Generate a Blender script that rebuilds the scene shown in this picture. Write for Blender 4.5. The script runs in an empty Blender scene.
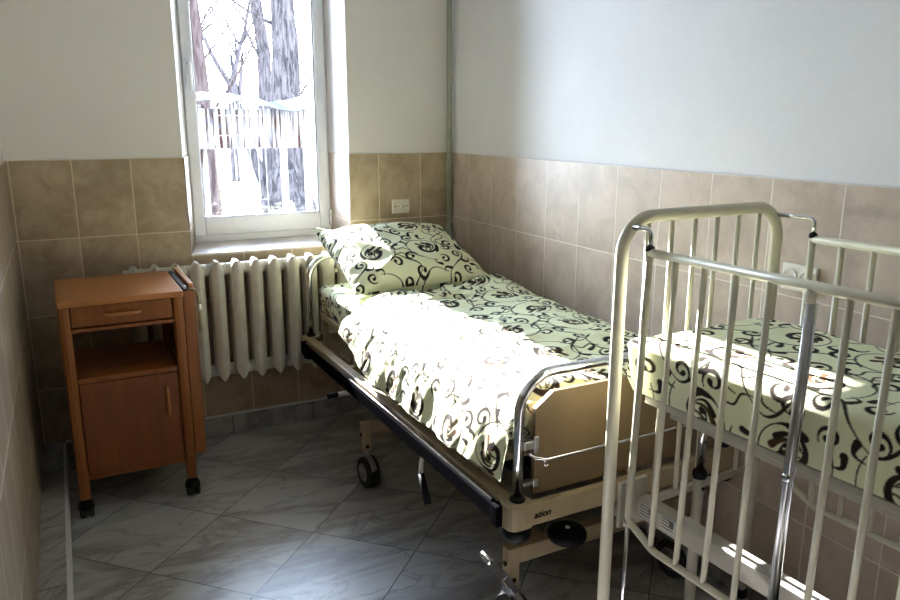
import bpy, bmesh, math, random
import numpy as np
from mathutils import Vector, Matrix, noise as mnoise

random.seed(7)
PI = math.pi
C = bpy.context.scene.collection
S = bpy.context.scene

# ------------------------------------------------------------------ nodes
class Sock:
    """A node socket with arithmetic, so materials can be written as formulas."""
    def __init__(self, nt, s): self.nt, self.s = nt, s
    def _m(self, op, *a):
        n = self.nt.nodes.new('ShaderNodeMath'); n.operation = op
        for i, v in enumerate((self,) + a):
            if isinstance(v, Sock): self.nt.links.new(v.s, n.inputs[i])
            else: n.inputs[i].default_value = v
        return Sock(self.nt, n.outputs[0])
    def __add__(self, o): return self._m('ADD', o)
    def __sub__(self, o): return self._m('SUBTRACT', o)
    def __mul__(self, o): return self._m('MULTIPLY', o)
    def __truediv__(self, o): return self._m('DIVIDE', o)
    def floor(self): return self._m('FLOOR')
    def fract(self): return self._m('FRACT')
    def abs(self): return self._m('ABSOLUTE')
    def min(self, o): return self._m('MINIMUM', o)
    def max(self, o): return self._m('MAXIMUM', o)
    def lt(self, o): return self._m('LESS_THAN', o)
    def gt(self, o): return self._m('GREATER_THAN', o)
    def smooth(self, a, b):
        n = self.nt.nodes.new('ShaderNodeMapRange'); n.interpolation_type = 'SMOOTHSTEP'
        self.nt.links.new(self.s, n.inputs[0]); n.inputs[1].default_value = a; n.inputs[2].default_value = b
        return Sock(self.nt, n.outputs[0])

class Mat:
    def __init__(self, name):
        self.m = bpy.data.materials.new(name); self.m.use_nodes = True
        self.nt = self.m.node_tree; self.b = self.nt.nodes['Principled BSDF']
    def new(self, t): return self.nt.nodes.new(t)
    def link(self, a, b): self.nt.links.new(a.s if isinstance(a, Sock) else a, b)
    def obj(self):
        tc = self.new('ShaderNodeTexCoord'); sp = self.new('ShaderNodeSeparateXYZ')
        self.nt.links.new(tc.outputs['Object'], sp.inputs[0])
        return tc.outputs['Object'], [Sock(self.nt, sp.outputs[i]) for i in range(3)]
    def comb(self, x, y, z):
        n = self.new('ShaderNodeCombineXYZ')
        for i, v in enumerate((x, y, z)):
            if isinstance(v, Sock): self.nt.links.new(v.s, n.inputs[i])
            else: n.inputs[i].default_value = v
        return n.outputs[0]
    def noise(self, vec, scale, detail=4, rough=.55, dist=0.0):
        n = self.new('ShaderNodeTexNoise'); n.inputs['Scale'].default_value = scale
        n.inputs['Detail'].default_value = detail; n.inputs['Roughness'].default_value = rough
        n.inputs['Distortion'].default_value = dist
        if vec is not None: self.nt.links.new(vec, n.inputs['Vector'])
        return Sock(self.nt, n.outputs[0])
    def white(self, vec):
        n = self.new('ShaderNodeTexWhiteNoise'); self.nt.links.new(vec, n.inputs['Vector'])
        return Sock(self.nt, n.outputs['Value'])
    def mix(self, f, a, b):
        n = self.new('ShaderNodeMix'); n.data_type = 'RGBA'
        for i, v in ((0, f), (6, a), (7, b)):
            if isinstance(v, Sock): self.nt.links.new(v.s, n.inputs[i])
            elif isinstance(v, (tuple, list)): n.inputs[i].default_value = (*v[:3], 1)
            elif isinstance(v, (int, float)): n.inputs[i].default_value = v
            else: self.nt.links.new(v, n.inputs[i])
        return n.outputs[2]
    def base(self, c): self.link(c, self.b.inputs['Base Color'])
    def bump(self, h, strength=.3, dist=.01):
        n = self.new('ShaderNodeBump'); n.inputs['Strength'].default_value = strength
        n.inputs['Distance'].default_value = dist
        self.link(h, n.inputs['Height']); self.link(n.outputs[0], self.b.inputs['Normal'])

def plain(name, col, rough=.5, metal=0., var=.06, scale=18., coat=0., spec=.5):
    """Painted / moulded surface: one colour with slight procedural mottling."""
    m = Mat(name); o, _ = m.obj()
    n = m.noise(o, scale, 3)
    lo = tuple(c * (1 - var) for c in col); hi = tuple(min(1, c * (1 + var)) for c in col)
    m.base(m.mix(n.smooth(.3, .7), lo, hi))
    m.b.inputs['Roughness'].default_value = rough; m.b.inputs['Metallic'].default_value = metal
    m.b.inputs['Specular IOR Level'].default_value = spec
    if spec < .05: m.b.inputs['IOR'].default_value = 1.0      # fully matte
    m.b.inputs['Coat Weight'].default_value = coat; m.b.inputs['Coat Roughness'].default_value = .1
    return m.m

def tile_mat(name, axis, off, light, dark, grout, g=.0022, spec=.5, w=.25, h=.358, ztop=1.45):
    m = Mat(name); o, xyz = m.obj()
    u = (xyz[axis] - off) / w
    v = (xyz[2] - ztop) / h
    iu, iv = u.floor(), v.floor()
    du = (u.fract() - .5).abs() * -1 + .5
    dv = (v.fract() - .5).abs() * -1 + .5
    d = (du * w).min(dv * h)
    r = m.white(m.comb(iu, iv, 3.3))
    vec = m.comb(xyz[0] + r * 7, xyz[1] + r * 3, xyz[2] + r * 11)
    cloud = m.noise(vec, 7, 6, .6, .6)
    fine = m.noise(vec, 40, 3)
    c = m.mix((cloud * .8 + fine * .2).smooth(.34, .66), dark, light)
    c = m.mix(r * .18, c, dark)
    m.base(m.mix(d.smooth(g * .6, g * 1.3), grout, c))
    m.b.inputs['Specular IOR Level'].default_value = spec
    m.link(d.smooth(g * .6, g * 1.4) * -.22 + .60, m.b.inputs['Roughness'])
    m.bump(d.smooth(0, .004), .35, .002)
    return m.m

def marble_mat(name, diag=True, size=.44, off=(0, 0), grout=(.03, .03, .03), g=.0018):
    m = Mat(name); o, (x, y, z) = m.obj()
    if diag:
        u = ((x + y) * .70710678 - off[0]) / size; v = ((x - y) * .70710678 - off[1]) / size
    else:
        u = (x + z * 0 - off[0]) / size; v = (y - off[1]) / size
    iu, iv = u.floor(), v.floor()
    du = (u.fract() - .5).abs() * -1 + .5; dv = (v.fract() - .5).abs() * -1 + .5
    d = du.min(dv) * size
    r = m.white(m.comb(iu, iv, 1.7))
    # streaks run along the tile's diagonal
    a, b = (u + v) * .31, (u - v) * .31
    vec = m.comb(a * .55 + r * 13, b * 1.7 + r * 5, z + r * 9)
    n1 = m.noise(vec, 3.2, 8, .6, 1.3)
    n2 = m.noise(vec, 1.6, 5, .55, .8)
    vein = ((n1 - .5).abs()).smooth(.0, .035) * -1 + 1
    haze = ((n2 - .52).abs()).smooth(.0, .09) * -1 + 1
    mot = m.noise(vec, 9, 4)
    c = m.mix(mot, (.35, .345, .345), (.43, .425, .425))
    c = m.mix(haze * .6, c, (.15, .14, .13))
    c = m.mix(vein * .75 * mot, c, (.075, .066, .06))
    m.base(m.mix(d.smooth(g * .7, g * 1.3), grout, c))
    m.b.inputs['Roughness'].default_value = .32; m.b.inputs['Specular IOR Level'].default_value = .45
    return m.m

def wood_mat(name, a, b, axis=2, rough=.38):
    m = Mat(name); o, xyz = m.obj()
    k = [22., 22., 22.]; k[axis] = 1.6
    vec = m.comb(xyz[0] * k[0], xyz[1] * k[1], xyz[2] * k[2])
    n = m.noise(vec, 1.6, 6, .6, .4); f = m.noise(vec, 7, 3)
    m.base(m.mix((n * .75 + f * .25).smooth(.33, .68), a, b))
    m.b.inputs['Roughness'].default_value = rough
    return m.m

def cloth_mat():
    m = Mat('printed_cotton')
    at = m.new('ShaderNodeAttribute'); at.attribute_name = 'print'
    o, _ = m.obj()
    m.link(at.outputs['Color'], m.b.inputs['Base Color'])
    m.b.inputs['Roughness'].default_value = .85
    m.b.inputs['Specular IOR Level'].default_value = .15
    m.bump(m.noise(o, 60, 4), .12, .004)
    return m.m

def paint_mat(name, a, b):
    m = Mat(name); o, _ = m.obj()
    n = m.noise(o, 1.3, 6, .6) ; f = m.noise(o, 60, 3)
    m.base(m.mix((n * .8 + f * .2).smooth(.35, .65), a, b))
    m.b.inputs['Roughness'].default_value = .75
    m.bump(f, .06, .004)
    return m.m

def bark_mat(name, a, b):
    m = Mat(name); o, xyz = m.obj()
    vec = m.comb(xyz[0] * 9, xyz[1] * 9, xyz[2] * 1.4)
    n = m.noise(vec, 1.2, 7, .65, .6)
    m.base(m.mix(n.smooth(.36, .62), a, b)); m.b.inputs['Roughness'].default_value = .95; m.b.inputs['IOR'].default_value = 1.0
    m.bump(n, .8, .06)
    return m.m

M = {}
M['wall'] = paint_mat('wall_paint', (.72, .69, .66), (.76, .73, .695))
M['wall_r'] = paint_mat('wall_paint_sky_tint', (.675, .675, .71), (.725, .725, .76))  # blue of the sky light put into this wall's paint
M['ceiling'] = paint_mat('ceiling_paint', (.60, .59, .57), (.65, .64, .62))
GROUT = (.66, .56, .41)
M['tile_b'] = tile_mat('beige_tile_back', 0, -.446, (.48, .38, .265), (.325, .245, .155), GROUT, g=.0027)
M['tile_bl'] = tile_mat('beige_tile_back_corner', 0, -2.198, (.48, .38, .265), (.325, .245, .155), GROUT, g=.0027)
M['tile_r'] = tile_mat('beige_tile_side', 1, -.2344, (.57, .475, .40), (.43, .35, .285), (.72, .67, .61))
M['tile_l'] = tile_mat('beige_tile_left_dimmed', 1, -.05, (.27, .215, .155), (.185, .14, .095), (.62, .56, .47), g=.0034, spec=.2)  # darker copy of the tile; this wall's shade is put into the colour
M['floor'] = marble_mat('marble_floor', True, .44, (-1.715, -.028))
M['skirt'] = marble_mat('marble_skirting', False, .44, (-1.314, -1.1))
M['ledge'] = marble_mat('marble_ledge', False, .44, (-2.4, -1.31))
M['trim'] = plain('plastic_trim', (.66, .66, .64), .4)
M['pvc'] = plain('white_pvc', (.82, .84, .90), .3, var=.02)
M['gasket'] = plain('grey_gasket', (.25, .27, .30), .6)
M['rad'] = plain('radiator_enamel', (.60, .575, .50), .38, var=.05)
M['pipe'] = plain('pipe_paint', (.31, .33, .27), .45)
M['socket'] = plain('socket_plastic', (.74, .70, .58), .35, var=.03)
M['socketw'] = plain('socket_plastic_white', (.78, .76, .70), .35, var=.03)
M['hole'] = plain('dark_hole', (.03, .025, .02), .6)
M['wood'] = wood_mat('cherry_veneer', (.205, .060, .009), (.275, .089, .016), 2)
M['wood_h'] = wood_mat('cherry_veneer_lit', (.37, .138, .040), (.44, .178, .055), 0)  # lit copy of the veneer: light on the top put into its colour
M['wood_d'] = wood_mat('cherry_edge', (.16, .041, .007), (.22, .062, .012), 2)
M['black'] = plain('black_plastic', (.006, .006, .007), .5, spec=.18)
M['matte'] = plain('matte_black_plastic', (.006, .006, .007), .8, spec=.02)
M['rubber'] = plain('black_rubber', (.02, .02, .02), .7)
M['chrome'] = plain('chrome', (.72, .73, .75), .14, 1., var=.03)
M['steel'] = plain('worn_steel', (.50, .50, .51), .3, 1., var=.1)
M['bed'] = plain('beige_bed_enamel', (.34, .27, .165), .5, var=.04, spec=.3)
M['panel'] = plain('beige_laminate', (.165, .113, .060), .42, var=.03)
M['crib'] = plain('cream_crib_enamel', (.62, .595, .46), .32, var=.04)
M['cribw'] = plain('white_crib_enamel', (.46, .44, .38), .38, var=.05)
M['cloth'] = cloth_mat()
M['sticker'] = plain('paper_sticker', (.55, .55, .52), .6)
M['print'] = plain('sticker_print', (.10, .10, .11), .6)
M['gold'] = plain('brass_sticker', (.42, .27, .08), .5)
M['bark'] = bark_mat('poplar_bark', (.012, .0105, .011), (.045, .038, .038))
M['bark2'] = bark_mat('brown_bark', (.016, .011, .010), (.040, .029, .027))
M['snow'] = plain('pale_ground', (.42, .42, .415), .9, var=.08, scale=.6, spec=0)
M['zinc'] = plain('old_sheet_metal', (.020, .020, .020), .8, 0, var=.3, scale=4, spec=.05)
M['whitepost'] = plain('white_painted_post', (.085, .08, .078), .8, spec=0)
def streak_mat():
    m = Mat('peeling_boards'); o, xyz = m.obj()
    vec = m.comb(xyz[0] * 16, xyz[1] * 4, xyz[2] * .7)
    n = m.noise(vec, 1.1, 5, .6)
    c = m.mix(n.smooth(.40, .56), (.014, .007, .005), (.105, .098, .094))
    c = m.mix(m.noise(o, 5, 3).smooth(.5, .65) * .5, c, (.03, .03, .034))
    m.base(c); m.b.inputs['Roughness'].default_value = .9; m.b.inputs['Specular IOR Level'].default_value = 0
    return m.m
M['streak'] = streak_mat()
def glass_mat():
    m = Mat('window_glass'); nt = m.nt
    nt.nodes.remove(m.b)
    tr = m.new('ShaderNodeBsdfTransparent'); tr.inputs[0].default_value = (.96, .98, .97, 1)
    gl = m.new('ShaderNodeBsdfGlossy'); gl.inputs['Roughness'].default_value = .02
    fr = m.new('ShaderNodeFresnel'); fr.inputs[0].default_value = 1.45
    mx = m.new('ShaderNodeMixShader'); nt.links.new(fr.outputs[0], mx.inputs[0])
    nt.links.new(tr.outputs[0], mx.inputs[1]); nt.links.new(gl.outputs[0], mx.inputs[2])
    nt.links.new(mx.outputs[0], nt.nodes['Material Output'].inputs[0])
    return m.m
M['glass'] = glass_mat()

# ------------------------------------------------------------------ mesh builder
class MB:
    def __init__(self): self.v, self.f, self.s = [], [], []
    def add(self, vs, fs, smooth=False):
        b = len(self.v); self.v.extend(tuple(p) for p in vs)
        self.f.extend(tuple(i + b for i in f) for f in fs); self.s.extend([smooth] * len(fs)); return self
    def box(self, x0, x1, y0, y1, z0, z1):
        x0, x1 = sorted((x0, x1)); y0, y1 = sorted((y0, y1)); z0, z1 = sorted((z0, z1))
        return self.add([(x, y, z) for z in (z0, z1) for y in (y0, y1) for x in (x0, x1)],
                        [(0, 2, 3, 1), (4, 5, 7, 6), (0, 1, 5, 4), (1, 3, 7, 5), (3, 2, 6, 7), (2, 0, 4, 6)])
    def bar(self, a, b, w, h):
        """Rectangular tube from a to b, w across (horizontal) and h high."""
        a, b = Vector(a), Vector(b); d = (b - a).normalized()
        up = Vector((0, 0, 1)) if abs(d.z) < .95 else Vector((0, 1, 0))
        s = d.cross(up).normalized() * (w / 2); u = s.cross(d).normalized() * (h / 2)
        vs = [p + i * s + j * u for p in (a, b) for i, j in ((-1, -1), (1, -1), (1, 1), (-1, 1))]
        return self.add(vs, [(0, 3, 2, 1), (4, 5, 6, 7), (0, 1, 5, 4), (1, 2, 6, 5), (2, 3, 7, 6), (3, 0, 4, 7)])
    def prism(self, pts, axis, a, b):
        """Polygon pts (2D) swept along an axis from a to b."""
        n = len(pts)
        def P(p, t):
            return {0: (t, p[0], p[1]), 1: (p[0], t, p[1]), 2: (p[0], p[1], t)}[axis]
        vs = [P(p, a) for p in pts] + [P(p, b) for p in pts]
        return self.add(vs, [tuple(range(n - 1, -1, -1)), tuple(range(n, 2 * n))] +
                        [(i, (i + 1) % n, n + (i + 1) % n, n + i) for i in range(n)])
    def tube(self, path, r, seg=14, caps=True, closed=False):
        P = [Vector(p) for p in path]; n = len(P)
        rs = r if isinstance(r, (list, tuple)) else [r] * n
        T = []
        for i in range(n):
            a = P[i - 1] if i or closed else P[i]; b = P[(i + 1) % n] if i < n - 1 or closed else P[i]
            T.append((b - a).normalized())
        up = Vector((0, 0, 1)) if abs(T[0].z) < .9 else Vector((1, 0, 0))
        nrm = T[0].cross(up).normalized(); vs = []
        for i in range(n):
            if i:
                ax = T[i - 1].cross(T[i])
                if ax.length > 1e-9: nrm = Matrix.Rotation(T[i - 1].angle(T[i]), 3, ax.normalized()) @ nrm
            nrm = (nrm - T[i] * nrm.dot(T[i])).normalized(); bn = T[i].cross(nrm)
            for k in range(seg):
                a = 2 * PI * k / seg; vs.append(P[i] + (nrm * math.cos(a) + bn * math.sin(a)) * rs[i])
        fs = []
        m = n if closed else n - 1
        for i in range(m):
            j = (i + 1) % n
            for k in range(seg):
                l = (k + 1) % seg; fs.append((i * seg + k, i * seg + l, j * seg + l, j * seg + k))
        self.add(vs, fs, True)
        if caps and not closed:
            b = len(self.v) - n * seg
            self.f.append(tuple(b + k for k in range(seg - 1, -1, -1))); self.s.append(False)
            self.f.append(tuple(b + (n - 1) * seg + k for k in range(seg))); self.s.append(False)
        return self
    def lathe(self, prof, c, axis=2, seg=24):
        """prof: (radius, distance along the axis) pairs, closed at both ends."""
        vs = []
        for r, t in prof:
            for k in range(seg):
                a = 2 * PI * k / seg; p = (r * math.cos(a), r * math.sin(a))
                q = {0: (t, p[0], p[1]), 1: (p[0], t, p[1]), 2: (p[0], p[1], t)}[axis]
                vs.append((q[0] + c[0], q[1] + c[1], q[2] + c[2]))
        fs = [(i * seg + k, i * seg + (k + 1) % seg, (i + 1) * seg + (k + 1) % seg, (i + 1) * seg + k)
              for i in range(len(prof) - 1) for k in range(seg)]
        self.add(vs, fs, True)
        b = len(self.v) - len(vs)
        self.f.append(tuple(b + k for k in range(seg - 1, -1, -1))); self.s.append(False)
        self.f.append(tuple(b + (len(prof) - 1) * seg + k for k in range(seg))); self.s.append(False)
        return self
    def build(self, name, mat, parent=None, bevel=0., **props):
        me = bpy.data.meshes.new(name); me.from_pydata(self.v, [], self.f)
        bm = bmesh.new(); bm.from_mesh(me); bmesh.ops.recalc_face_normals(bm, faces=bm.faces)
        bm.to_mesh(me); bm.free()
        me.polygons.foreach_set('use_smooth', self.s)
        me.materials.append(M[mat] if isinstance(mat, str) else mat)
        o = bpy.data.objects.new(name, me); C.objects.link(o)
        if parent: o.parent = parent
        if bevel:
            b = o.modifiers.new('bevel', 'BEVEL'); b.width = bevel; b.segments = 2; b.limit_method = 'ANGLE'
            b.angle_limit = math.radians(40)
        for k, v in props.items(): o[k] = v
        return o

def fillet(path, r, n=8):
    """Round the inner corners of a polyline."""
    P = [Vector(p) for p in path]; out = [P[0]]
    rr = r if isinstance(r, (list, tuple)) else [r] * len(P)
    for i in range(1, len(P) - 1):
        a = (P[i - 1] - P[i]).normalized(); b = (P[i + 1] - P[i]).normalized(); ang = a.angle(b)
        d = rr[i] / math.tan(ang / 2); c = P[i] + (a + b).normalized() * (rr[i] / math.sin(ang / 2))
        s, e = P[i] + a * d - c, P[i] + b * d - c; w = s.angle(e)
        for k in range(n + 1):
            t = k / n; out.append(c + (s * math.sin((1 - t) * w) + e * math.sin(t * w)) / math.sin(w))
    out.append(P[-1]); return out

def tag(o, label, cat, group=None, kind=None):
    o['label'] = label; o['category'] = cat
    if group: o['group'] = group
    if kind: o['kind'] = kind
    return o
def thing(name, label, cat, loc=(0, 0, 0), rz=0., group=None):
    o = bpy.data.objects.new(name, None); C.objects.link(o)
    o.empty_display_size = .1; o.location = loc; o.rotation_euler = (0, 0, rz)
    return tag(o, label, cat, group)
def struct(name, mb, mat, parent=None, bevel=0.):
    o = mb.build(name, mat, parent, bevel); o['kind'] = 'structure'; return o
def dup(src, parent=None):
    o = src.copy(); C.objects.link(o)
    if parent: o.parent = parent
    for ch in list(src.children): dup(ch, o)
    return o

# ------------------------------------------------------------------ room
XL, YF, ZC = -2.215, -5.3, 3.05          # side wall, rear wall, ceiling; the other side wall is x=0, the window wall y=0
ZT = 1.45                                # top of the tiled dado
WX0, WX1, WZ0, WZ1 = -1.46, -.612, .975, 2.70
struct('floor', MB().box(XL - .2, .2, YF - .2, .5, -.1, 0), 'floor')
struct('ceiling', MB().box(XL - .2, .2, YF - .2, .5, ZC, ZC + .1), 'ceiling')
# window wall with a splayed opening (inner edge at y=0, frame plane at y=.34)
DY = .34; SP0, SP1 = -1.388, -.606       # opening at the frame
wb = MB()
wb.box(XL - .2, WX0, 0, .5, 0, ZC); wb.box(WX1, .2, 0, .5, 0, ZC)
wb.box(WX0, WX1, 0, .5, 0, WZ0 - .012); wb.box(WX0, WX1, 0, .5, WZ1, ZC)
wb.prism([(WX0 - .001, 0), (SP0, DY), (SP0, .5), (WX0 - .001, .5)], 2, WZ0 - .012, WZ1)
wb.prism([(WX1 + .001, 0), (WX1 + .001, .5), (SP1, .5), (SP1, DY)], 2, WZ0 - .012, WZ1)
wall_back = struct('wall_back', wb, 'wall')
tb = MB(); tb.box(XL, -1.948 + .0005, -.009, 0, 0, ZT)
tb.box(-1.948 + .0005, WX0, -.009, 0, 0, ZT); tb.box(WX0, WX1, -.009, 0, 0, WZ0 - .012)
struct('tile_cladding', tb, 'tile_bl', wall_back, .0015)
tb = MB(); tb.box(WX1, 0, -.009, 0, 0, ZT)
struct('tile_cladding', tb, 'tile_b', wall_back, .0015)
tb = MB(); tb.prism([(WX1, -.009), (WX1 - .006, -.009), (SP1 - .008, DY), (SP1, DY)], 2, WZ0 - .012, ZT)
struct('reveal_tile', tb, 'tile_r', wall_back)
tb = MB(); tb.prism([(WX0, -.009), (WX0 + .006, -.009), (SP0 + .008, DY), (SP0, DY)], 2, WZ0 - .012, ZT)
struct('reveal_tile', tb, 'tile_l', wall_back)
sm = MB(); sm.box(WX0 + .0005, WX1 - .0005, -.012, .40, WZ0 - .012, WZ0)
sillmat = tile_mat('beige_tile_sill', 0, -1.36, (.70, .65, .61), (.60, .55, .51), (.74, .71, .67), w=.25, h=.9)
struct('window_sill', sm, sillmat, wall_back, .003)
wall_right = struct('wall_right', MB().box(0, .2, YF, .0, 0, ZC), 'wall_r')
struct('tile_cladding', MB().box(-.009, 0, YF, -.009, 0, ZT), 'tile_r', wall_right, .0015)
wall_left = struct('wall_left', MB().box(XL - .2, XL, YF, 0, 0, ZC), 'wall')
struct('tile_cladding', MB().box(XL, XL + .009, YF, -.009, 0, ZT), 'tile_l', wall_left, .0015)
M['wall_dim'] = wood_mat('unseen_wall_dark', (.06, .035, .02), (.10, .06, .035))  # made-up dark finish for the unseen wall, added to cut bounced light
struct('wall_front', MB().box(XL - .2, .2, YF - .2, YF, 0, ZC), 'wall_dim')
bb = struct('baseboard_back', MB().box(-2.11, -.009, -.021, -.009, 0, .100), 'skirt')
struct('edge_strip', MB().box(-2.11, -.009, -.023, -.009, .100, .108), 'trim', bb)
bb = struct('baseboard_right', MB().box(-.021, -.009, YF, -.021, 0, .100), 'skirt')
struct('edge_strip', MB().box(-.023, -.009, YF, -.023, .100, .108), 'trim', bb)
lg = struct('trim_1', MB().box(XL + .009, -2.118, YF, -.009, 0, .104), 'ledge')
struct('edge_strip', MB().box(-2.120, -2.108, YF, -.024, 0, .107), 'trim', lg, .001)

# window: one sash, handle on the far stile, hinges by the corner
win = bpy.data.objects.new('window_1', None); C.objects.link(win); win['kind'] = 'structure'
def ring(x0, x1, z0, z1, w, y0, y1, wb=None):
    m = MB(); b = wb or w
    m.box(x0, x0 + w, y0, y1, z0, z1); m.box(x1 - w, x1, y0, y1, z0, z1)
    m.box(x0 + w, x1 - w, y0, y1, z0, z0 + b); m.box(x0 + w, x1 - w, y0, y1, z1 - w, z1); return m
ring(SP0 + .001, SP1 - .001, WZ0 + .001, WZ1 - .001, .035, .352, .43, .045).build('frame', 'pvc', win, .003)
ring(SP0 + .006, SP1 - .016, WZ0 + .038, WZ1 - .02, .058, .332, .40, .098).build('sash', 'pvc', win, .006)
GX0, GX1, GZ0, GZ1 = SP0 + .064, SP1 - .074, WZ0 + .136, WZ1 - .078
ring(GX0, GX1, GZ0, GZ1, .005, .345, .36).build('gasket', 'gasket', win)
MB().box(GX0 + .001, GX1 - .001, .362, .366, GZ0 + .001, GZ1 - .001).build('pane', 'glass', win)
hm = MB().box(SP0 + .020, SP0 + .048, .320, .332, 1.86, 1.94)
hm.tube(fillet([(SP0 + .034, .332, 1.91), (SP0 + .034, .288, 1.91), (SP0 + .034, .288, 1.775)], .012, 4), .011, 10)
hm.build('handle', 'pvc', win, .002)
for z in (1.08, 2.57):
    hg = MB().lathe([(.008, -.045), (.009, -.04), (.009, .04), (.008, .045)], (SP1 - .014, .322, z))
    hg.box(SP1 - .018, SP1 - .010, .322, .334, z - .03, z + .03)
    hg.build('hinge', 'steel', win)

# ------------------------------------------------------------------ pipe and sockets
pm = thing('heating_pipe', 'grey-green painted pipe running down the room corner', 'pipe', (-.035, -.05, .6))
MB().tube([(0, 0, 2.449), (0, 0, .44)], .014, 16).build('pipe_run', 'pipe', pm)
MB().tube([(0, 0, .46), (-.001, -.001, .44), (.0, -.002, .40), (.006, -.006, .375), (.008, -.008, .32), (.008, -.008, -.5)],
          [.0145, .018, .0185, .021, .020, .0165], 16).build('elbow', 'pipe', pm)

def socket(name, label, w, h, loc, axis, mat):
    """Double wall socket: backing plate and two round wells."""
    t = thing(name, label, 'socket', loc, 0 if axis == 1 else -PI / 2, 'wall sockets')
    MB().box(-w / 2, w / 2, -.012, 0, -h / 2, h / 2).build('cover_plate', mat, t, .004)
    for s in (-1, 1):
        c = (s * w * .24, 0, 0); rr = h * .27
        prof = [(rr * .55, -.0125), (rr, -.0155), (rr * 1.12, -.017), (rr * 1.2, -.0165), (rr * 1.22, -.012)]
        f = MB().lathe([(rr * .2, -.0121)] + prof, c, 1, 20).build('well', mat, t)
        for k in (-1, 1):
            MB().lathe([(.0028, -.0185), (.0028, -.0120)], (c[0] + k * .0095 * h / .085, 0, k * .002), 1, 10).build('contact_hole', 'hole', f)
    return t
socket('wall_socket', 'cream double socket on the window wall above the pillow', .105, .078, (-.322, -.009, 1.160), 1, 'socket')
sk = socket('wall_socket', 'white double socket on the side wall behind the cot rail', .124, .082, (-.009, -2.372, 1.156), 0, 'socketw')

# ------------------------------------------------------------------ radiator
rad = thing('radiator', 'white cast-iron radiator with ribbed sections under the window', 'radiator', (-1.21, -.09, 0))
def section():
    m = MB()
    # horizontal outlines of one hollow column, nose towards the room
    half = [(.004, -.066), (.015, -.060), (.030, -.046), (.0335, -.026), (.0335, .030), (.020, .055), (.006, .066)]
    out = half + [(-x, y) for x, y in reversed(half)]
    n = len(out)
    levels = [(.350, .26, .35), (.362, .58, .65), (.378, .86, .85), (.40, 1, 1), (.65, 1, 1), (.895, 1, 1), (.916, .86, .9), (.934, .58, .7), (.948, .26, .45)]
    vs = []
    for z, sx, sy in levels:
        for x, y in out:
            yy = y * (.35 + .65 * sy) if y > 0 else -.066 + (y + .066) * (.55 + .45 * sy)
            zz = z
            if z < .38 and y < -.03: zz -= .012
            if z > .92 and y < -.03: zz += .003
            vs.append((x * (sx if abs(x) > .005 else max(sx, .6)), yy, zz))
    fs = [(i * n + k, i * n + (k + 1) % n, (i + 1) * n + (k + 1) % n, (i + 1) * n + k) for i in range(len(levels) - 1) for k in range(n)]
    m.add(vs, fs, False); b = len(levels) - 1
    m.f.append(tuple(range(n - 1, -1, -1))); m.s.append(False); m.f.append(tuple(b * n + k for k in range(n))); m.s.append(False)
    for z in (.380, .903):
        m.lathe([(.031, -.0468), (.031, .0468)], (0, .005, z), 0, 20)
    return m
PITCH = .0945
s0 = section().build('section', 'rad', rad, .003); xs = [-1.452 + .0945 * k for k in range(-3, 9)]
s0.location = (xs[0] + 1.21, 0, 0)
for x in xs[1:]:
    d = dup(s0, rad); d.location = (x + 1.21, 0, 0)
pp = MB().tube(fillet([(xs[-1] + 1.21 + .04, .005, .40), (xs[-1] + 1.21 + .20, .005, .40), (xs[-1] + 1.21 + .20, .005, .13), (1.16, .005, .13)], .04, 6), .013, 12)
pp.build('supply_pipe', 'rad', rad)
for x in (xs[1] + 1.21 + PITCH / 2, xs[-2] + 1.21 + PITCH / 2):
    MB().box(x - .008, x + .008, -.03, .0805, .84, .858).build('bracket', 'rad', rad)

# ------------------------------------------------------------------ bedside cabinet
cab = thing('bedside_cabinet', 'brown wooden bedside cabinet on black casters beside the radiator', 'cabinet', (-1.835, -.42, 0), math.radians(.8))
X0, X1, Y0, Y1 = -.235, .240, -.252, .245
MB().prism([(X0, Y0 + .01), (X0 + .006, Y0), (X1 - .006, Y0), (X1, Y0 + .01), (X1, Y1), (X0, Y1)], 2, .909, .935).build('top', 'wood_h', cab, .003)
legs = []
for lx in (X0 + .023, X1 - .023):
    for ly in (Y0 + .032, Y1 - .03):
        pts = []
        for k in range(12):
            a = 2 * PI * k / 12; pts.append((lx + .022 * math.copysign(abs(math.cos(a)) ** .6, math.cos(a)), ly + .022 * math.copysign(abs(math.sin(a)) ** .6, math.sin(a))))
        lo = MB().prism(pts, 2, .086, .909).build('leg', 'wood', cab, .002)
        ca = MB().tube([(lx, ly, .088), (lx, ly, .05)], .008, 10)
        ca.lathe([(.010, .080), (.020, .077), (.028, .066), (.0325, .050), (.0325, .040), (.024, .036)], (lx, ly, 0), 2, 20)
        cw = ca.build('caster', 'black', lo, .003)
        for s in (-1, 1):
            MB().lathe([(.010, -.011), (.024, -.0105), (.0295, -.006), (.030, 0), (.0295, .006), (.024, .0105), (.010, .011)], (lx + s * .017, ly, .030), 0, 22).build('wheel', 'rubber', cw)
IX0, IX1 = X0 + .0455, X1 - .0455
for x in (X0 + .018, X1 - .036):
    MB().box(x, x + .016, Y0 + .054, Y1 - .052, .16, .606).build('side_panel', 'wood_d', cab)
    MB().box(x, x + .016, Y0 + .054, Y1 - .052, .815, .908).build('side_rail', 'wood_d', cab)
MB().box(IX0 - .012, IX1 + .014, Y0 + .02, Y1 - .02, .800, .815).build('divider', 'wood', cab, .002)
MB().box(IX0 - .0, IX1 + .0, Y0 + .022, Y1 - .02, .585, .607).build('shelf', 'wood', cab, .002)
MB().box(IX0, IX1, Y0 + .03, Y1 - .02, .162, .182).build('bottom_panel', 'wood', cab, .002)
MB().box(IX0 - .01, IX1 + .012, Y1 - .034, Y1 - .022, .182, .585).build('back_panel', 'wood_d', cab)
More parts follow.
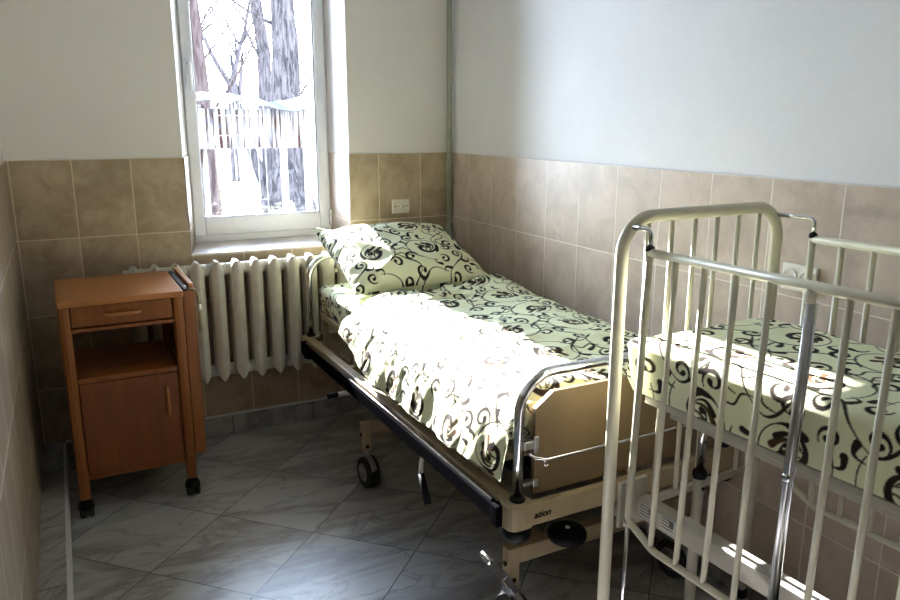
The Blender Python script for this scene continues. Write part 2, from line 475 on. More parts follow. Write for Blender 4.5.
def pull(p0, p1, out):
    a, b, o = Vector(p0), Vector(p1), Vector(out); d = (b - a) * .12
    return MB().tube([a, a + o * .7 + d * .15, a + o + d, b + o - d, b + o * .7 - d * .15, b], [.005, .006, .0065, .0065, .006, .005], 10)
dr = MB().box(IX0 + .003, IX1 - .003, Y0 + .018, Y0 + .036, .822, .905)
dr.box(IX0 + .012, IX1 - .012, Y0 + .036, Y1 - .06, .828, .885)
dr = dr.build('drawer', 'wood', cab, .002)
xm = (IX0 + IX1) / 2
pull((xm - .066, Y0 + .018, .866), (xm + .066, Y0 + .018, .866), (0, -.022, 0)).build('handle', 'wood_h', dr)
do = MB().box(IX0 + .003, IX1 - .003, Y0 + .022, Y0 + .040, .186, .582).build('door', 'wood_d', cab, .002)
pull((IX1 - .05, Y0 + .022, .525), (IX1 - .05, Y0 + .022, .40), (0, -.022, 0)).build('handle', 'wood_h', do)
# fold-down tray hung on the side
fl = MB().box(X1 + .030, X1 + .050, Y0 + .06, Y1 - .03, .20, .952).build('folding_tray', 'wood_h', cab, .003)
pts = [(X1 + .0005, .19), (X1 + .034, .19), (X1 + .044, .194), (X1 + .048, .204), (X1 + .050, .925), (X1 + .001, .925)]
MB().prism(pts, 1, Y0 + .028, Y0 + .048).build('tray_housing', 'wood', cab, .002)
tr = MB().box(X1 + .003, X1 + .022, Y0 + .055, Y1 - .04, .905, .938).build('tray_track', 'black', cab, .002)
MB().box(X1 + .008, X1 + .02, Y0 + .05, Y0 + .07, .93, .944).build('track_end', 'steel', tr, .002)
ar = MB().tube(fillet([(X1 + .02, Y0 + .045, .93), (X1 + .052, Y0 + .045, .93), (X1 + .064, Y0 + .047, .90), (X1 + .066, Y0 + .05, .74)], .02, 6), .006, 10).build('tray_arm', 'bed', cab)
MB().lathe([(.009, -.014), (.010, -.01), (.010, .01), (.009, .014)], (X1 + .0655, Y0 + .048, .845), 2, 12).build('clamp', 'steel', ar)

# ------------------------------------------------------------------ the printed cloth
TILE, RES = .50, 640
def make_print():
    """Coverage of two inks over one repeat of a scrolling vine print."""
    dark = np.zeros((RES, RES), np.float32); brown = np.zeros((RES, RES), np.float32)
    px = TILE / RES
    def stroke(pts, ws, img):
        P = np.array(pts, float); W = np.array(ws, float)
        seg = np.linalg.norm(np.diff(P, axis=0), axis=1)
        for i in range(len(P) - 1):
            n = max(1, int(seg[i] / (px * 1.2)))
            for k in range(n):
                t = k / n; c = P[i] * (1 - t) + P[i + 1] * t; r = W[i] * (1 - t) + W[i + 1] * t
                R_ = int(r / px) + 3; ix, iy = int(math.floor(c[0] / px)), int(math.floor(c[1] / px))
                xs_ = np.arange(ix - R_, ix + R_ + 1); ys_ = np.arange(iy - R_, iy + R_ + 1)
                d = np.hypot((xs_[None, :] + .5) * px - c[0], (ys_[:, None] + .5) * px - c[1])
                a = np.clip((r - d) / (1.6 * px) + .5, 0, 1).astype(np.float32)
                sl = np.ix_(ys_ % RES, xs_ % RES); img[sl] = np.maximum(img[sl], a)
    def spiral(c, r0, r1, a0, turns, w0, wm, w1, ball=0., n=46):
        pts, ws = [], []
        for i in range(n + 1):
            t = i / n; r = r0 * (r1 / r0) ** t; a = a0 + turns * 2 * PI * t
            pts.append((c[0] + r * math.cos(a), c[1] + r * math.sin(a)))
            ws.append(w0 + (wm - w0) * math.sin(PI * min(1, t * 1.25)) ** 1.2 if t < .8 else None)
        k = next(i for i, w in enumerate(ws) if w is None); b = ws[k - 1]
        for i in range(k, n + 1): ws[i] = b + ((ball or w1) - b) * ((i - k) / max(1, n - k)) ** .7
        return pts, ws
    def comma(a, b, bend, w, n=14):
        a, b = np.array(a), np.array(b); nn = np.array([-(b - a)[1], (b - a)[0]])
        pts = [tuple(a + (b - a) * t + nn * bend * math.sin(PI * t)) for t in np.linspace(0, 1, n)]
        return pts, [.0012 + w * t ** 1.3 for t in np.linspace(0, 1, n)]
    def place(p, c, rot, mir):
        out = []
        for x, y in p:
            if mir: x = -x
            out.append((c[0] + x * math.cos(rot) - y * math.sin(rot), c[1] + x * math.sin(rot) + y * math.cos(rot)))
        return out
    def curve(P, ws, img, n=40):
        """Smooth stroke through control points."""
        P = np.array(P, float); m = len(P); out = []
        for t in np.linspace(0, m - 1.0001, n):
            k = int(t); f = t - k; p = [P[max(0, min(m - 1, k + d))] for d in (-1, 0, 1, 2)]
            out.append(.5 * (2 * p[1] + (p[2] - p[0]) * f + (2 * p[0] - 5 * p[1] + 4 * p[2] - p[3]) * f * f + (3 * p[1] - 3 * p[2] + p[3] - p[0]) * f ** 3))
        stroke(out, np.interp(np.linspace(0, 1, n), np.linspace(0, 1, len(ws)), ws), img)
    def motif(c, rot, mir):
        def put(sw, img): stroke(place(sw[0], c, rot, mir), [w * 1.42 for w in sw[1]], img)
        def cv(P, ws, img): curve(place(P, c, rot, mir), [w * 1.5 for w in ws], img)
        put(spiral((0, 0), .104, .066, -2.4, .90, .0012, .0020, .0026, .0062), dark)        # thin stem round the flower
        put(spiral((-.006, .004), .058, .013, 2.5, 1.05, .0016, .0066, .0036, .0066), dark)  # main scroll
        put(comma((-.030, -.026), (.014, .044), .28, .0056), brown)                          # petals
        put(comma((-.036, -.014), (-.012, .046), .32, .0052), dark)
        put(comma((-.018, -.036), (.040, .022), .24, .0050), brown)
        put(spiral((.020, -.004), .022, .007, .9, .8, .0012, .0034, .002, .0042), brown)
        put(spiral((.088, .066), .038, .011, -2.0, 1.12, .0014, .0050, .003, .0070), dark)   # hooks along the stem
        put(spiral((-.096, .056), .036, .011, -1.1, -1.08, .0014, .0048, .003, .0068), dark)
        put(spiral((.054, -.106), .035, .011, 2.7, -1.05, .0014, .0048, .003, .0066), dark)
        put(spiral((-.110, -.044), .029, .009, .5, 1.05, .0013, .0042, .002, .0058), dark)
        put(comma((-.060, -.074), (-.100, -.086), .4, .0056), dark)
        put(comma((.004, .098), (.046, .116), -.4, .0054), dark)
        put(comma((.094, -.028), (.118, .006), .4, .0056), dark)
        cv([(.066, -.066), (.100, -.060), (.128, -.082), (.160, -.078)], [.0012, .0022, .0020, .0012], dark)
        cv([(-.058, .074), (-.052, .110), (-.080, .136), (-.078, .170)], [.0012, .0022, .0020, .0012], dark)
    q = TILE / 4
    for c, r, mi in (((q, q), .2, False), ((3 * q, 3 * q), 3.3, False), ((3 * q, q), -.5, True), ((q, 3 * q), 2.6, True)):
        motif(c, r, mi)
    for k in range(2):                                                                     # climbing stems
        tq = np.linspace(0, 1, 140)
        pts = [(k * TILE / 2 + .055 * math.sin(4 * PI * t + k * 1.9), t * TILE) for t in tq]
        stroke(pts, [.0030 + .0013 * math.sin(8 * PI * t) for t in tq], dark)
    return dark, brown
P_DARK, P_BROWN = make_print()
def ink(u, v):
    def smp(img):
        x = (u / TILE * RES - .5) % RES; y = (v / TILE * RES - .5) % RES
        x0 = np.floor(x).astype(int); y0 = np.floor(y).astype(int); fx = x - x0; fy = y - y0
        x0 %= RES; y0 %= RES; x1 = (x0 + 1) % RES; y1 = (y0 + 1) % RES
        return (img[y0, x0] * (1 - fx) * (1 - fy) + img[y0, x1] * fx * (1 - fy) + img[y1, x0] * (1 - fx) * fy + img[y1, x1] * fx * fy)
    d, b = smp(P_DARK)[..., None], smp(P_BROWN)[..., None]
    base = np.array([.76, .785, .54]); kd = np.array([.024, .017, .013]); kb = np.array([.075, .040, .014])
    c = base * (1 - b) + kb * b
    return c * (1 - d) + kd * d

def grid_cloth(name, XYZ, UV, parent=None, extra=None):
    """XYZ: (rows, cols, 3) surface points, UV: (rows, cols, 2) metres on the cloth."""
    R_, K = XYZ.shape[:2]
    idx = np.arange(R_ * K).reshape(R_, K)
    f = np.stack([idx[:-1, :-1], idx[:-1, 1:], idx[1:, 1:], idx[1:, :-1]], -1).reshape(-1, 4)
    v = XYZ.reshape(-1, 3); col = ink(UV[..., 0].ravel(), UV[..., 1].ravel())
    if extra is not None:
        f = np.concatenate([f, extra[1] + len(v)]); v = np.concatenate([v, extra[0]]); col = np.concatenate([col, extra[2]])
    me = bpy.data.meshes.new(name)
    me.vertices.add(len(v)); me.vertices.foreach_set('co', v.astype(np.float32).ravel())
    me.loops.add(len(f) * 4); me.loops.foreach_set('vertex_index', f.astype(np.int32).ravel())
    me.polygons.add(len(f)); me.polygons.foreach_set('loop_start', np.arange(0, len(f) * 4, 4, dtype=np.int32))
    me.polygons.foreach_set('loop_total', np.full(len(f), 4, np.int32))
    me.polygons.foreach_set('use_smooth', np.ones(len(f), bool))
    me.update(calc_edges=True); me.validate()
    a = me.attributes.new('print', 'FLOAT_COLOR', 'POINT')
    a.data.foreach_set('color', np.concatenate([col, np.ones((len(col), 1))], 1).astype(np.float32).ravel())
    me.materials.append(M['cloth'])
    o = bpy.data.objects.new(name, me); C.objects.link(o)
    if parent: o.parent = parent
    return o

_rng = np.random.default_rng(11)
_lat = _rng.random((128, 128)) * 2 - 1
def vnoise(x, y):
    x0 = np.floor(x).astype(int); y0 = np.floor(y).astype(int); fx = x - x0; fy = y - y0
    fx = fx * fx * fx * (fx * (fx * 6 - 15) + 10); fy = fy * fy * fy * (fy * (fy * 6 - 15) + 10)
    g = lambda i, j: _lat[i % 128, j % 128]
    return (g(x0, y0) * (1 - fx) * (1 - fy) + g(x0 + 1, y0) * fx * (1 - fy) + g(x0, y0 + 1) * (1 - fx) * fy + g(x0 + 1, y0 + 1) * fx * fy)
def ridged(x, y): return (1 - np.abs(vnoise(x, y)) * 1.6)

# ------------------------------------------------------------------ hospital bed
BED_LOC, BED_RZ = (-.499, -1.2075, 0), .013
bed = thing('hospital_bed', 'beige adjustable hospital bed frame with chrome end tubes along the tiled wall', 'bed', BED_LOC, BED_RZ)
HW, HL = .453, 1.0275
FZ0, FZ1 = .474, .541
for s in (-1, 1):
    MB().box(s * (HW - .042), s * HW, -HL + .05, HL - .05, FZ0, FZ1).build('side_beam', 'bed', bed, .004)
    g = MB()
    x = s * (HW + .001)
    g.box(x, x + s * .022, -HL + .075, HL - .10, FZ0 - .004, FZ1 - .016)
    g = g.build('folded_guard', 'matte', bed, .005)
    MB().tube([(x + s * .013, -HL + .10, FZ1 - .012), (x + s * .013, HL - .12, FZ1 - .012)], .0065, 12).build('guard_rail', 'chrome', g)
    for ye in (-HL + .07, HL - .095):
        MB().box(x, x + s * .028, ye - .018, ye + .02, FZ0 - .012, FZ1 - .010).build('end_cap', 'matte', g, .006)
    # mattress platform edge
    MB().box(s * .368, s * .385, -HL + .10, HL - .10, .648, .672).build('platform_rail', 'bed', bed, .003)
for k in range(9):
    y = -HL + .14 + k * .222
    MB().box(-.368, .368, y, y + .05, .650, .668).build('platform_slat', 'bed', bed)
for y in (-.62, -.1, .45, .88):
    for s in (-1, 1):
        MB().box(s * .37 - .012, s * .37 + .012, y - .012, y + .012, FZ1 - .02, .650).build('platform_bracket', 'bed', bed)
    MB().box(-HW + .042, HW - .042, y - .018, y + .018, FZ0 + .01, FZ1 - .012).build('cross_tube', 'bed', bed)
TR = .0155
for e in (-1, 1):
    ye = e * (HL - .045)
    MB().box(-HW + .03, HW - .03, e * (HL - .03), e * (HL - .001), FZ0, FZ1).build('end_beam', 'bed', bed, .004)
    tx = HW - .036
    top = .940 if e < 0 else .968
    MB().tube(fillet([(-tx, ye, FZ1 - .01), (-tx, ye, top - TR), (tx, ye, top - TR), (tx, ye, FZ1 - .01)], .115, 10), TR, 16).build('end_tube', 'chrome', bed)
    for s in (-1, 1):
        pts = []
        for k in range(16):
            a = 2 * PI * k / 16; pts.append((s * tx + .047 * math.copysign(abs(math.cos(a)) ** .7, math.cos(a)), ye + .040 * math.copysign(abs(math.sin(a)) ** .7, math.sin(a))))
        MB().prism(pts, 2, FZ0 - .012, FZ1 + .001).build('corner_casting', 'bed', bed, .006)
        MB().lathe([(.022, FZ1), (.0235, FZ1 + .004), (.0235, FZ1 + .008), (TR + .001, FZ1 + .016)], (s * tx, ye, 0), 2, 20).build('collar', 'black', bed)
        MB().lathe([(.028, FZ0 - .052), (.040, FZ0 - .048), (.043, FZ0 - .038), (.043, FZ0 - .022), (.040, FZ0 - .012)], (s * tx, ye, 0), 2, 24).build('bumper', 'black', bed)
ye = -(HL - .045)
px = tx - .050
pl = MB().prism([(-px, .552), (px, .552), (px, .820), (px - .062, .864), (-px + .062, .864), (-px, .820)], 1, ye - .009, ye + .009).build('foot_panel', 'panel', bed, .002)
for s in (-1, 1):
    for z, h in ((.592, .012), (.712, .026)):
        k = MB().box(s * (tx - .014), s * (tx - .046), ye - .012, ye + .010, z - h * .5, z + h * .5)
        k.box(s * (tx - .044), s * (tx - .060), ye - .017, ye - .009, z - h, z + h)
        k.build('panel_clip', 'steel', pl, .002)
MB().tube(fillet([(-tx + .02, ye - .014, .695), (-tx + .025, ye - .045, .69), (-tx + .06, ye - .058, .683), (tx - .06, ye - .058, .683), (tx - .025, ye - .045, .69), (tx - .02, ye - .014, .695)], .015, 5), .0048, 10).build('towel_bar', 'chrome', bed)
MB().tube([(-tx + .05, ye - .056, .683), (-tx + .052, ye - .058, .668), (-tx + .058, ye - .06, .663), (-tx + .064, ye - .058, .67)], .0028, 8).build('hook', 'chrome', bed)
# maker's lettering on the end beam: the photo shows "ation"
def lettering(name, body, size, mat, parent, loc, rot):
    cu = bpy.data.curves.new(name, 'FONT'); cu.body = body; cu.size = size; cu.extrude = .0004
    cu.align_x = 'LEFT'; cu.shear = .3; cu.offset = .0007
    tmp = bpy.data.objects.new(name, cu); C.objects.link(tmp)
    me = bpy.data.meshes.new_from_object(tmp.evaluated_get(bpy.context.evaluated_depsgraph_get()))
    bpy.data.objects.remove(tmp); o = bpy.data.objects.new(name, me); C.objects.link(o)
    me.materials.clear(); me.materials.append(M[mat]); o.parent = parent; o.location = loc; o.rotation_euler = rot
    return o
lettering('lettering', 'ation', .029, 'matte', bed, (-HW + .066, -HL + .0004, .497), (PI / 2, 0, 0))
# undercarriage
def caster(parent, x, y, r=.070, turn=.06, trail=-.022):
    """Swivel caster: stem, hood and one wheel between two cover discs."""
    c = MB().tube([(0, 0, .20 - 0), (0, 0, 2 * r - .004)], .013, 12)
    pts = [(trail + (r + .008) * math.cos(a), r + (r + .008) * math.sin(a)) for a in np.linspace(.45, PI - .45, 12)]
    pts += [(trail + .012, r - .006), (trail - .012, r - .006)][::-1]
    c.prism(pts, 0, -.0115, .0115); c = c.build('caster', 'steel', parent, .003)
    c.location = (x, y, 0); c.rotation_euler = (0, 0, turn)
    for s in (-1, 1):
        MB().lathe([(r * .55, -.008), (r * .70, -.009), (r * .95, -.008), (r, -.004), (r, .004), (r * .95, .008), (r * .70, .009), (r * .55, .008)], (s * .021, trail, r), 0, 28).build('wheel', 'rubber', c)
        MB().lathe([(.004, -.0105), (r * .55, -.0100), (r * .66, -.0075), (r * .66, .0075), (r * .55, .0100), (.004, .0105)], (s * .021, trail, r), 0, 24).build('hub', 'chrome', c)
    return c
for yb, lx in ((.32, .385), (-.85, .348)):
    for s in (-1, 1):
        l = MB().box(s * lx - .02, s * lx + .02, yb - .02, yb + .02, .165, .302).build('leg', 'bed', bed, .003)
        for (dx, dy, ax) in ((s * .0215, 0, 0), (0, -.0215, 1)):
            MB().lathe([(.009, -.003), (.007, .003)] if ax == 0 else [(.007, -.003), (.009, .003)], (s * lx + dx, yb + dy, .19 if ax else .245), ax, 12).build('bolt', 'black', l)
        caster(bed, s * lx, yb)
    MB().box(-lx + .02, lx - .02, yb - .02, yb + .02, .255, .302).build('axle_beam', 'bed', bed, .003)
    MB().tube([(-lx + .025, yb + .012, .232), (lx - .025, yb + .012, .232)], .008, 10).build('brake_rod', 'bed', bed)
for s in (-1, 1):
    MB().box(s * .22 - .02, s * .22 + .02, -.85, .28, .25, .285).build('base_beam', 'bed', bed, .003)
    MB().bar((s * .26, -.80, .29), (s * .26, -.45, .475), .03, .045).build('lift_arm', 'bed', bed, .003)
    MB().bar((s * .26, .26, .29), (s * .26, .62, .475), .03, .045).build('lift_arm', 'bed', bed, .003)
MB().box(-.05, .05, -.55, .10, .28, .36).build('actuator', 'black', bed, .01)
MB().lathe([(.03, .292), (.060, .296), (.064, .304), (.064, .318), (.058, .326), (.015, .330), (.008, .333)], (-.155, -.885, 0), 2, 28).build('foot_switch', 'black', bed)
MB().lathe([(.009, .330), (.007, .337)], (-.155, -.885, 0), 2, 12).build('switch_button', 'socketw', bed)
# brake pedals
for s in (-1, 1):
    P0, P1, P2 = Vector((s * .348, -.880, .150)), Vector((s * .395, -.890, .232)), Vector((s * .468, -.898, .322))
    pd = MB().bar(P0, P1, .012, .024); pd.bar(P1 - (P2 - P1) * .1, P2, .010, .020)
    pd.tube([P2 + Vector((s * .0, .028, .0)), P2 + Vector((0, .022, 0)), P2 + Vector((0, -.022, 0)), P2 + Vector((0, -.028, 0))], [.009, .013, .013, .009], 12)
    pd.box(s * .348 - .022, s * .348 + .022, -.882, -.828, .138, .168)
    pd.build('brake_pedal', 'chrome', bed, .003)
# crank handles under the side beam
def crank(y, hang, out):
    m = MB().tube(fillet([(-HW + .06, y, .452), (-HW + .01, y, .446), (-HW - .012 - out, y - .005, .444 - hang * .35), (-HW - .02 - out, y - .02, .435 - hang)], .02, 5), .009, 10)
    o = m.build('crank', 'socketw', bed)
    MB().tube([(-HW - .02 - out, y - .02, .436 - hang), (-HW - .026 - out * 1.6, y - .075 * (hang > .02), .425 - hang - .085 * (hang > .02))], [.0115, .0125], 12).build('grip', 'black', o)
crank(-.40, .045, -.012)
m = MB().tube([(-HW + .05, .40, .425), (-HW - .030, .40, .425)], .010, 10).build('crank', 'socketw', bed)
MB().tube([(-HW - .030, .40, .425), (-HW - .078, .40, .422)], [.0125, .0115], 12).build('grip', 'black', m)

bm_ = Matrix.Translation(BED_LOC) @ Matrix.Rotation(BED_RZ, 4, 'Z')
def to_bed(x, y, z):
    c, s = math.cos(BED_RZ), math.sin(BED_RZ)
    return np.stack([BED_LOC[0] + x * c - y * s, BED_LOC[1] + x * s + y * c, z + 0 * x], -1)

def super_profile(n, hw, z0, z1, r, ov=0.):
    """Left bottom edge -> over the rounded top -> right bottom edge; returns arrays x, z and arc length."""
    pts = [(-hw, z0), (-hw, z1 - r)]
    pts += [(-hw + r - r * math.cos(a), z1 - r + r * math.sin(a)) for a in np.linspace(0, PI / 2, 9)[1:]]
    pts += [(x, z1) for x in np.linspace(-hw + r, hw - r, 12)[1:]]
    pts += [(hw - r + r * math.sin(a), z1 - r + r * math.cos(a)) for a in np.linspace(0, PI / 2, 9)[1:]] + [(hw, z0)]
    P = np.array(pts); L = np.concatenate([[0], np.cumsum(np.linalg.norm(np.diff(P, axis=0), axis=1))])
    s = np.linspace(0, L[-1], n)
    return np.interp(s, L, P[:, 0]), np.interp(s, L, P[:, 1]), s

def mattress(name, label, half_w, y0, y1, z0, z1, step, warp, seed, r=.035, re=None, tongue=0.):
    """Sheet-covered mattress as one closed cover: sides, top and both ends."""
    per = 2 * (z1 - z0) + 2 * half_w
    x, z, s = super_profile(int(per / step), half_w, z0, z1, r)
    n = int((y1 - y0) / step); yy = np.linspace(y1, y0, n)
    X = np.repeat(x[None], n, 0); Z = np.repeat(z[None], n, 0); Y = np.repeat(yy[:, None], len(x), 1)
    d = np.minimum(y1 - Y, Y - y0); re = re or r; k = np.clip(d / re, 0, 1); rr = np.sqrt(1 - (1 - k) ** 2)
    Zb = z0; Z = np.where(Z > z1 - r, Z - (1 - rr) * re * ((Z - z1 + r) / r), Z)
    X = X * (1 - (1 - rr) * .03)
    Z = Z + .003 * vnoise(X * 6 + seed, Y * 6) * np.clip((Z - z0) / .05, 0, 1)
    X = X + .002 * vnoise(Y * 7 + seed, Z * 5) * (np.abs(X) > half_w - .02)
    X = X * (1 - .05 * np.clip((z1 - r - Z) / (z1 - z0), 0, 1))      # the sheet is tucked under
    UV = np.stack([np.repeat(s[None], n, 0) + seed, Y + seed * 3], -1)
    # ends: drop straight down
    m = int((z1 - z0) / step)
    def end(row, sgn):
        top = np.stack([X[row], Y[row], Z[row]], -1); out = []; uv = []
        for i in range(1, m + 1):
            t = i / m; p = top.copy(); p[:, 2] = top[:, 2] * (1 - t) + z0 * t; p[:, 1] += sgn * .004 * math.sin(PI * t); out.append(p)
            q = UV[row].copy(); q[:, 1] += sgn * t * (z1 - z0); uv.append(q)
        return np.array(out), np.array(uv)
    e1, u1 = end(0, 1); e2, u2 = end(-1, -1)
    G = np.concatenate([e1[::-1], np.stack([X, Y, Z], -1), e2]); U = np.concatenate([u1[::-1], UV, u2])
    if tongue:      # a corner of the sheet that bulges out between the end post and the first bar
        k = np.exp(-((G[..., 0] + half_w - .002) / .017) ** 2) * np.exp(-((G[..., 1] - y1) / .06) ** 2) * np.clip((G[..., 2] - z0 + .02) / .05, 0, 1)
        G[..., 1] += tongue * k
    W = warp(G[..., 0], G[..., 1], G[..., 2])
    o = grid_cloth(name, W, U)
    return tag(o, label, 'mattress')

mattress('mattress', 'bed mattress in leaf-scroll sheet lying on the adjustable hospital bed', .378, -.932, .955, .676, .812, .005, to_bed, .13)

# duvet
step = .0030
yH, yF = .390, -.945                 # local: top hem near the pillow, end at the foot panel
n_t = int((yH - yF) / step)
hem0 = .60
prof = [(-.470, hem0), (-.459, .66), (-.445, .715), (-.425, .765), (-.398, .806), (-.355, .836), (-.30, .853), (-.2, .862), (0, .864), (.2, .866), (.30, .864), (.36, .855), (.395, .838), (.410, .80), (.412, .76)]
Pp = np.array(prof); L = np.concatenate([[0], np.cumsum(np.linalg.norm(np.diff(Pp, axis=0), axis=1))])
s = np.linspace(0, L[-1], int(L[-1] / step)); px_, pz_ = np.interp(s, L, Pp[:, 0]), np.interp(s, L, Pp[:, 1])
kk = np.ones(31) / 31
px_ = np.convolve(np.pad(px_, 15, 'edge'), kk, 'valid'); pz_ = np.convolve(np.pad(pz_, 15, 'edge'), kk, 'valid')
tt = np.linspace(yH, yF, n_t)
Xd = np.repeat(px_[None], n_t, 0); Zd = np.repeat(pz_[None], n_t, 0); Yd = np.repeat(tt[:, None], len(s), 1); Sd = np.repeat(s[None], n_t, 0)
side = np.clip((L[5] - Sd) / .12, 0, 1)                         # 1 on the hanging side
topw = 1 - side
tl = (yH - Yd) / (yH - yF)
hem = .685 - .10 * np.clip(tl / .3, 0, 1) + .012 * vnoise(Yd * 5, Yd * 0 + 3)     # the hem hangs lower towards the foot
low = np.clip((.80 - Zd) / (.80 - hem0), 0, 1) * (Xd < -.3)
Zd = np.where(low > 0, .80 - low * (.80 - hem), Zd)
# folds: gathered across the bed near the pillow, hanging folds on the side, soft creases elsewhere
near = np.exp(-((tl - .10) / .16) ** 2)
w = .0105 * near * ridged(Yd * 13 + .8 * vnoise(Xd * 4, Yd * 3), Xd * 2.2)
w += .0085 * ridged(Xd * 5 + Yd * 3.2, Yd * 5.5 - Xd * 2) * (.45 + .55 * topw)
w += .016 * vnoise(Xd * 3.1 + 5, Yd * 2.6)
w += .004 * vnoise(Xd * 21, Yd * 17)
w += .028 * np.exp(-((Xd - .33) / .12) ** 2 - ((Yd - .36) / .15) ** 2)            # bunched corner by the wall
w += .010 * np.exp(-((tl - .02) / .03) ** 2) + .006 * ridged(Xd * 11 + Yd * 2, Yd * 12 + Xd * 3) * (.3 + near)
w -= .004
Zd = Zd + w * topw * np.clip((L[-1] - Sd) / .06, 0, 1)
fold = (.008 * vnoise(Yd * 8, Zd * 6) + .0045 * vnoise(Yd * 21 + 4, Zd * 9) + .003 * ridged(Yd * 17 + Zd * 9, Zd * 8)) * (.4 + .8 * low)
Xd = Xd + fold * side + .010 * side * vnoise(Yd * 3 + 9, Zd)
Xd = np.where(side > 0, np.minimum(Xd, np.where(Zd < .80, -.398, np.where(Zd < .826, -.398 + (Zd - .80) * 1.6, 9))), Xd)
# head hem is rolled, foot end drops behind the panel
d0 = np.clip((yH - Yd) / .035, 0, 1); Zd = Zd - (1 - np.sqrt(1 - (1 - d0) ** 2)) * .030 * topw
d1 = np.clip((Yd - yF) / .07, 0, 1); Zd = Zd - (1 - np.sqrt(1 - (1 - d1) ** 2)) * .05 * topw
Yd = Yd + .018 * vnoise(Xd * 5 + 2, Xd * 0) * np.exp(-tl / .05) + .024 * (Xd + .4) * np.exp(-tl / .1) + .060 * np.clip((-.375 - Xd) / .06, 0, 1) * np.exp(-tl / .12)
# keep clear of the mattress below
Zd = np.where((np.abs(Xd) < .40), np.maximum(Zd, np.where(np.abs(Xd) < .375, .823, .79)), Zd)
G = to_bed(Xd, Yd, Zd); U = np.stack([Sd + .05, Yd * 1.0 + .02], -1)
mfoot = 26
rows, uvr = [], []
for i in range(1, mfoot + 1):
    t = i / mfoot; p = G[-1].copy(); zt = p[:, 2]; p[:, 2] = zt * (1 - t) + np.minimum(zt, .72) * t
    p[:, 1] -= .012 * math.sin(PI * t); rows.append(p); q = U[-1].copy(); q[:, 1] -= t * .11; uvr.append(q)
mhead = 12; hr, hu = [], []
for i in range(1, mhead + 1):
    t = i / mhead; p = G[0].copy(); zt = p[:, 2]; p[:, 2] = zt * (1 - t) + np.where(p[:, 2] > .80, .8200, zt - .002) * t
    p[:, 1] += .010 * math.sin(PI * t); hr.append(p); q = U[0].copy(); q[:, 1] += t * .04; hu.append(q)
G = np.concatenate([np.array(hr)[::-1], G, np.array(rows)]); U = np.concatenate([np.array(hu)[::-1], U, np.array(uvr)])
tag(grid_cloth('duvet', G, U), 'cream duvet with dark scroll print spread over the adjustable bed', 'duvet')

# pillow
def pillow():
    n = 235; a = .36; b = .308
    u = np.linspace(-1, 1, n); Ug, Vg = np.meshgrid(u, u)
    def surf(sgn):
        pin = 1 - .075 * (1 - Ug ** 2) * np.abs(Vg) ** 6; pin2 = 1 - .075 * (1 - Vg ** 2) * np.abs(Ug) ** 6
        x = a * Ug * pin2; y = b * Vg * pin
        h = ((1 - np.abs(Ug) ** 2.6) * (1 - np.abs(Vg) ** 2.6)) ** .55
        wr = .006 * vnoise(x * 14 + 3, y * 9) + .010 * ridged(x * 7 + y * 4, y * 5 - x * 3) - .006
        edge = np.exp(-(1 - np.maximum(np.abs(Ug), np.abs(Vg))) / .12)
        wr = wr + .004 * edge * np.sin(19 * np.where(np.abs(Ug) > np.abs(Vg), Vg, Ug) + 3 * vnoise(x * 6, y * 6))
        z = sgn * (.104 * h + wr * np.minimum(h * 4, 1) ** .7)
        return x, y, z
    tilt = math.radians(19)
    out = []
    for sgn in (1, -1):
        x, y, z = surf(sgn)
        yy = y * math.cos(tilt) - z * math.sin(tilt); zz = y * math.sin(tilt) + z * math.cos(tilt)
        X = -.015 + x; Y = .722 + yy; Z = .966 + zz
        ear = np.exp(-((Ug + 1) ** 2 + (Vg - 1) ** 2) / .03)
        Z = Z + .030 * ear
        Z = np.maximum(Z, .8205 + .0006 * (sgn > 0))
        out.append(to_bed(X, Y, Z)); uv = np.stack([x + .31, y * sgn + .22], -1)
        if sgn < 0: bot = out[-1].reshape(-1, 3), uv
        else: top = out[-1], uv
    idx = np.arange(n * n).reshape(n, n)
    f = np.stack([idx[:-1, :-1], idx[1:, :-1], idx[1:, 1:], idx[:-1, 1:]], -1).reshape(-1, 4)
    o = grid_cloth('pillow', top[0], top[1], None, (bot[0], f, ink(bot[1][..., 0].ravel(), bot[1][..., 1].ravel())))
    return tag(o, 'plump square pillow in scroll-print case propped at the bed head', 'pillow')
pillow()

# ------------------------------------------------------------------ child cot
CR_LOC, CR_RZ = (-.4445, -2.395, 0), math.radians(2.5)
crib = thing('child_cot', 'cream metal hospital cot with barred drop sides in the foreground', 'cot', CR_LOC, CR_RZ)
cw, cl = .2975, 1.25
PR = .017
for y in (0, -cl):
    ef = MB().tube(fillet([(-cw, y, .125), (-cw, y, 1.385), (cw, y, 1.385), (cw, y, .125)], .095, 10), PR, 18).build('end_frame', 'crib', crib)
    for k in range(6):
        x = -.2125 + .085 * k
        MB().tube([(x, y, .565), (x, y, 1.372)], .0068, 10).build('bar', 'crib', ef)
    MB().tube([(-cw + .014, y, .565), (cw - .014, y, .565)], .0125, 12).build('cross_rail', 'cribw', ef)
    for s in (-1, 1):
        ft = MB().tube([(s * cw, y, .13), (s * cw, y, .085)], .009, 10)
        ft.prism([(y - .022, .06), (y - .016, .092), (y + .016, .092), (y + .030, .05), (y + .022, .035)], 0, s * cw - .02, s * cw + .02)
        c = ft.build('caster', 'steel', crib, .003)
        MB().lathe([(.010, -.012), (.034, -.011), (.0375, -.006), (.0375, .006), (.034, .011), (.010, .012)], (s * cw, y + .02, .0375), 0, 22).build('wheel', 'rubber', c)
        MB().lathe([(.0205, .105), (.0205, .135)], (s * cw, y, 0), 2, 16).build('foot_collar', 'black', crib)
RZT, RZB = 1.308, .545
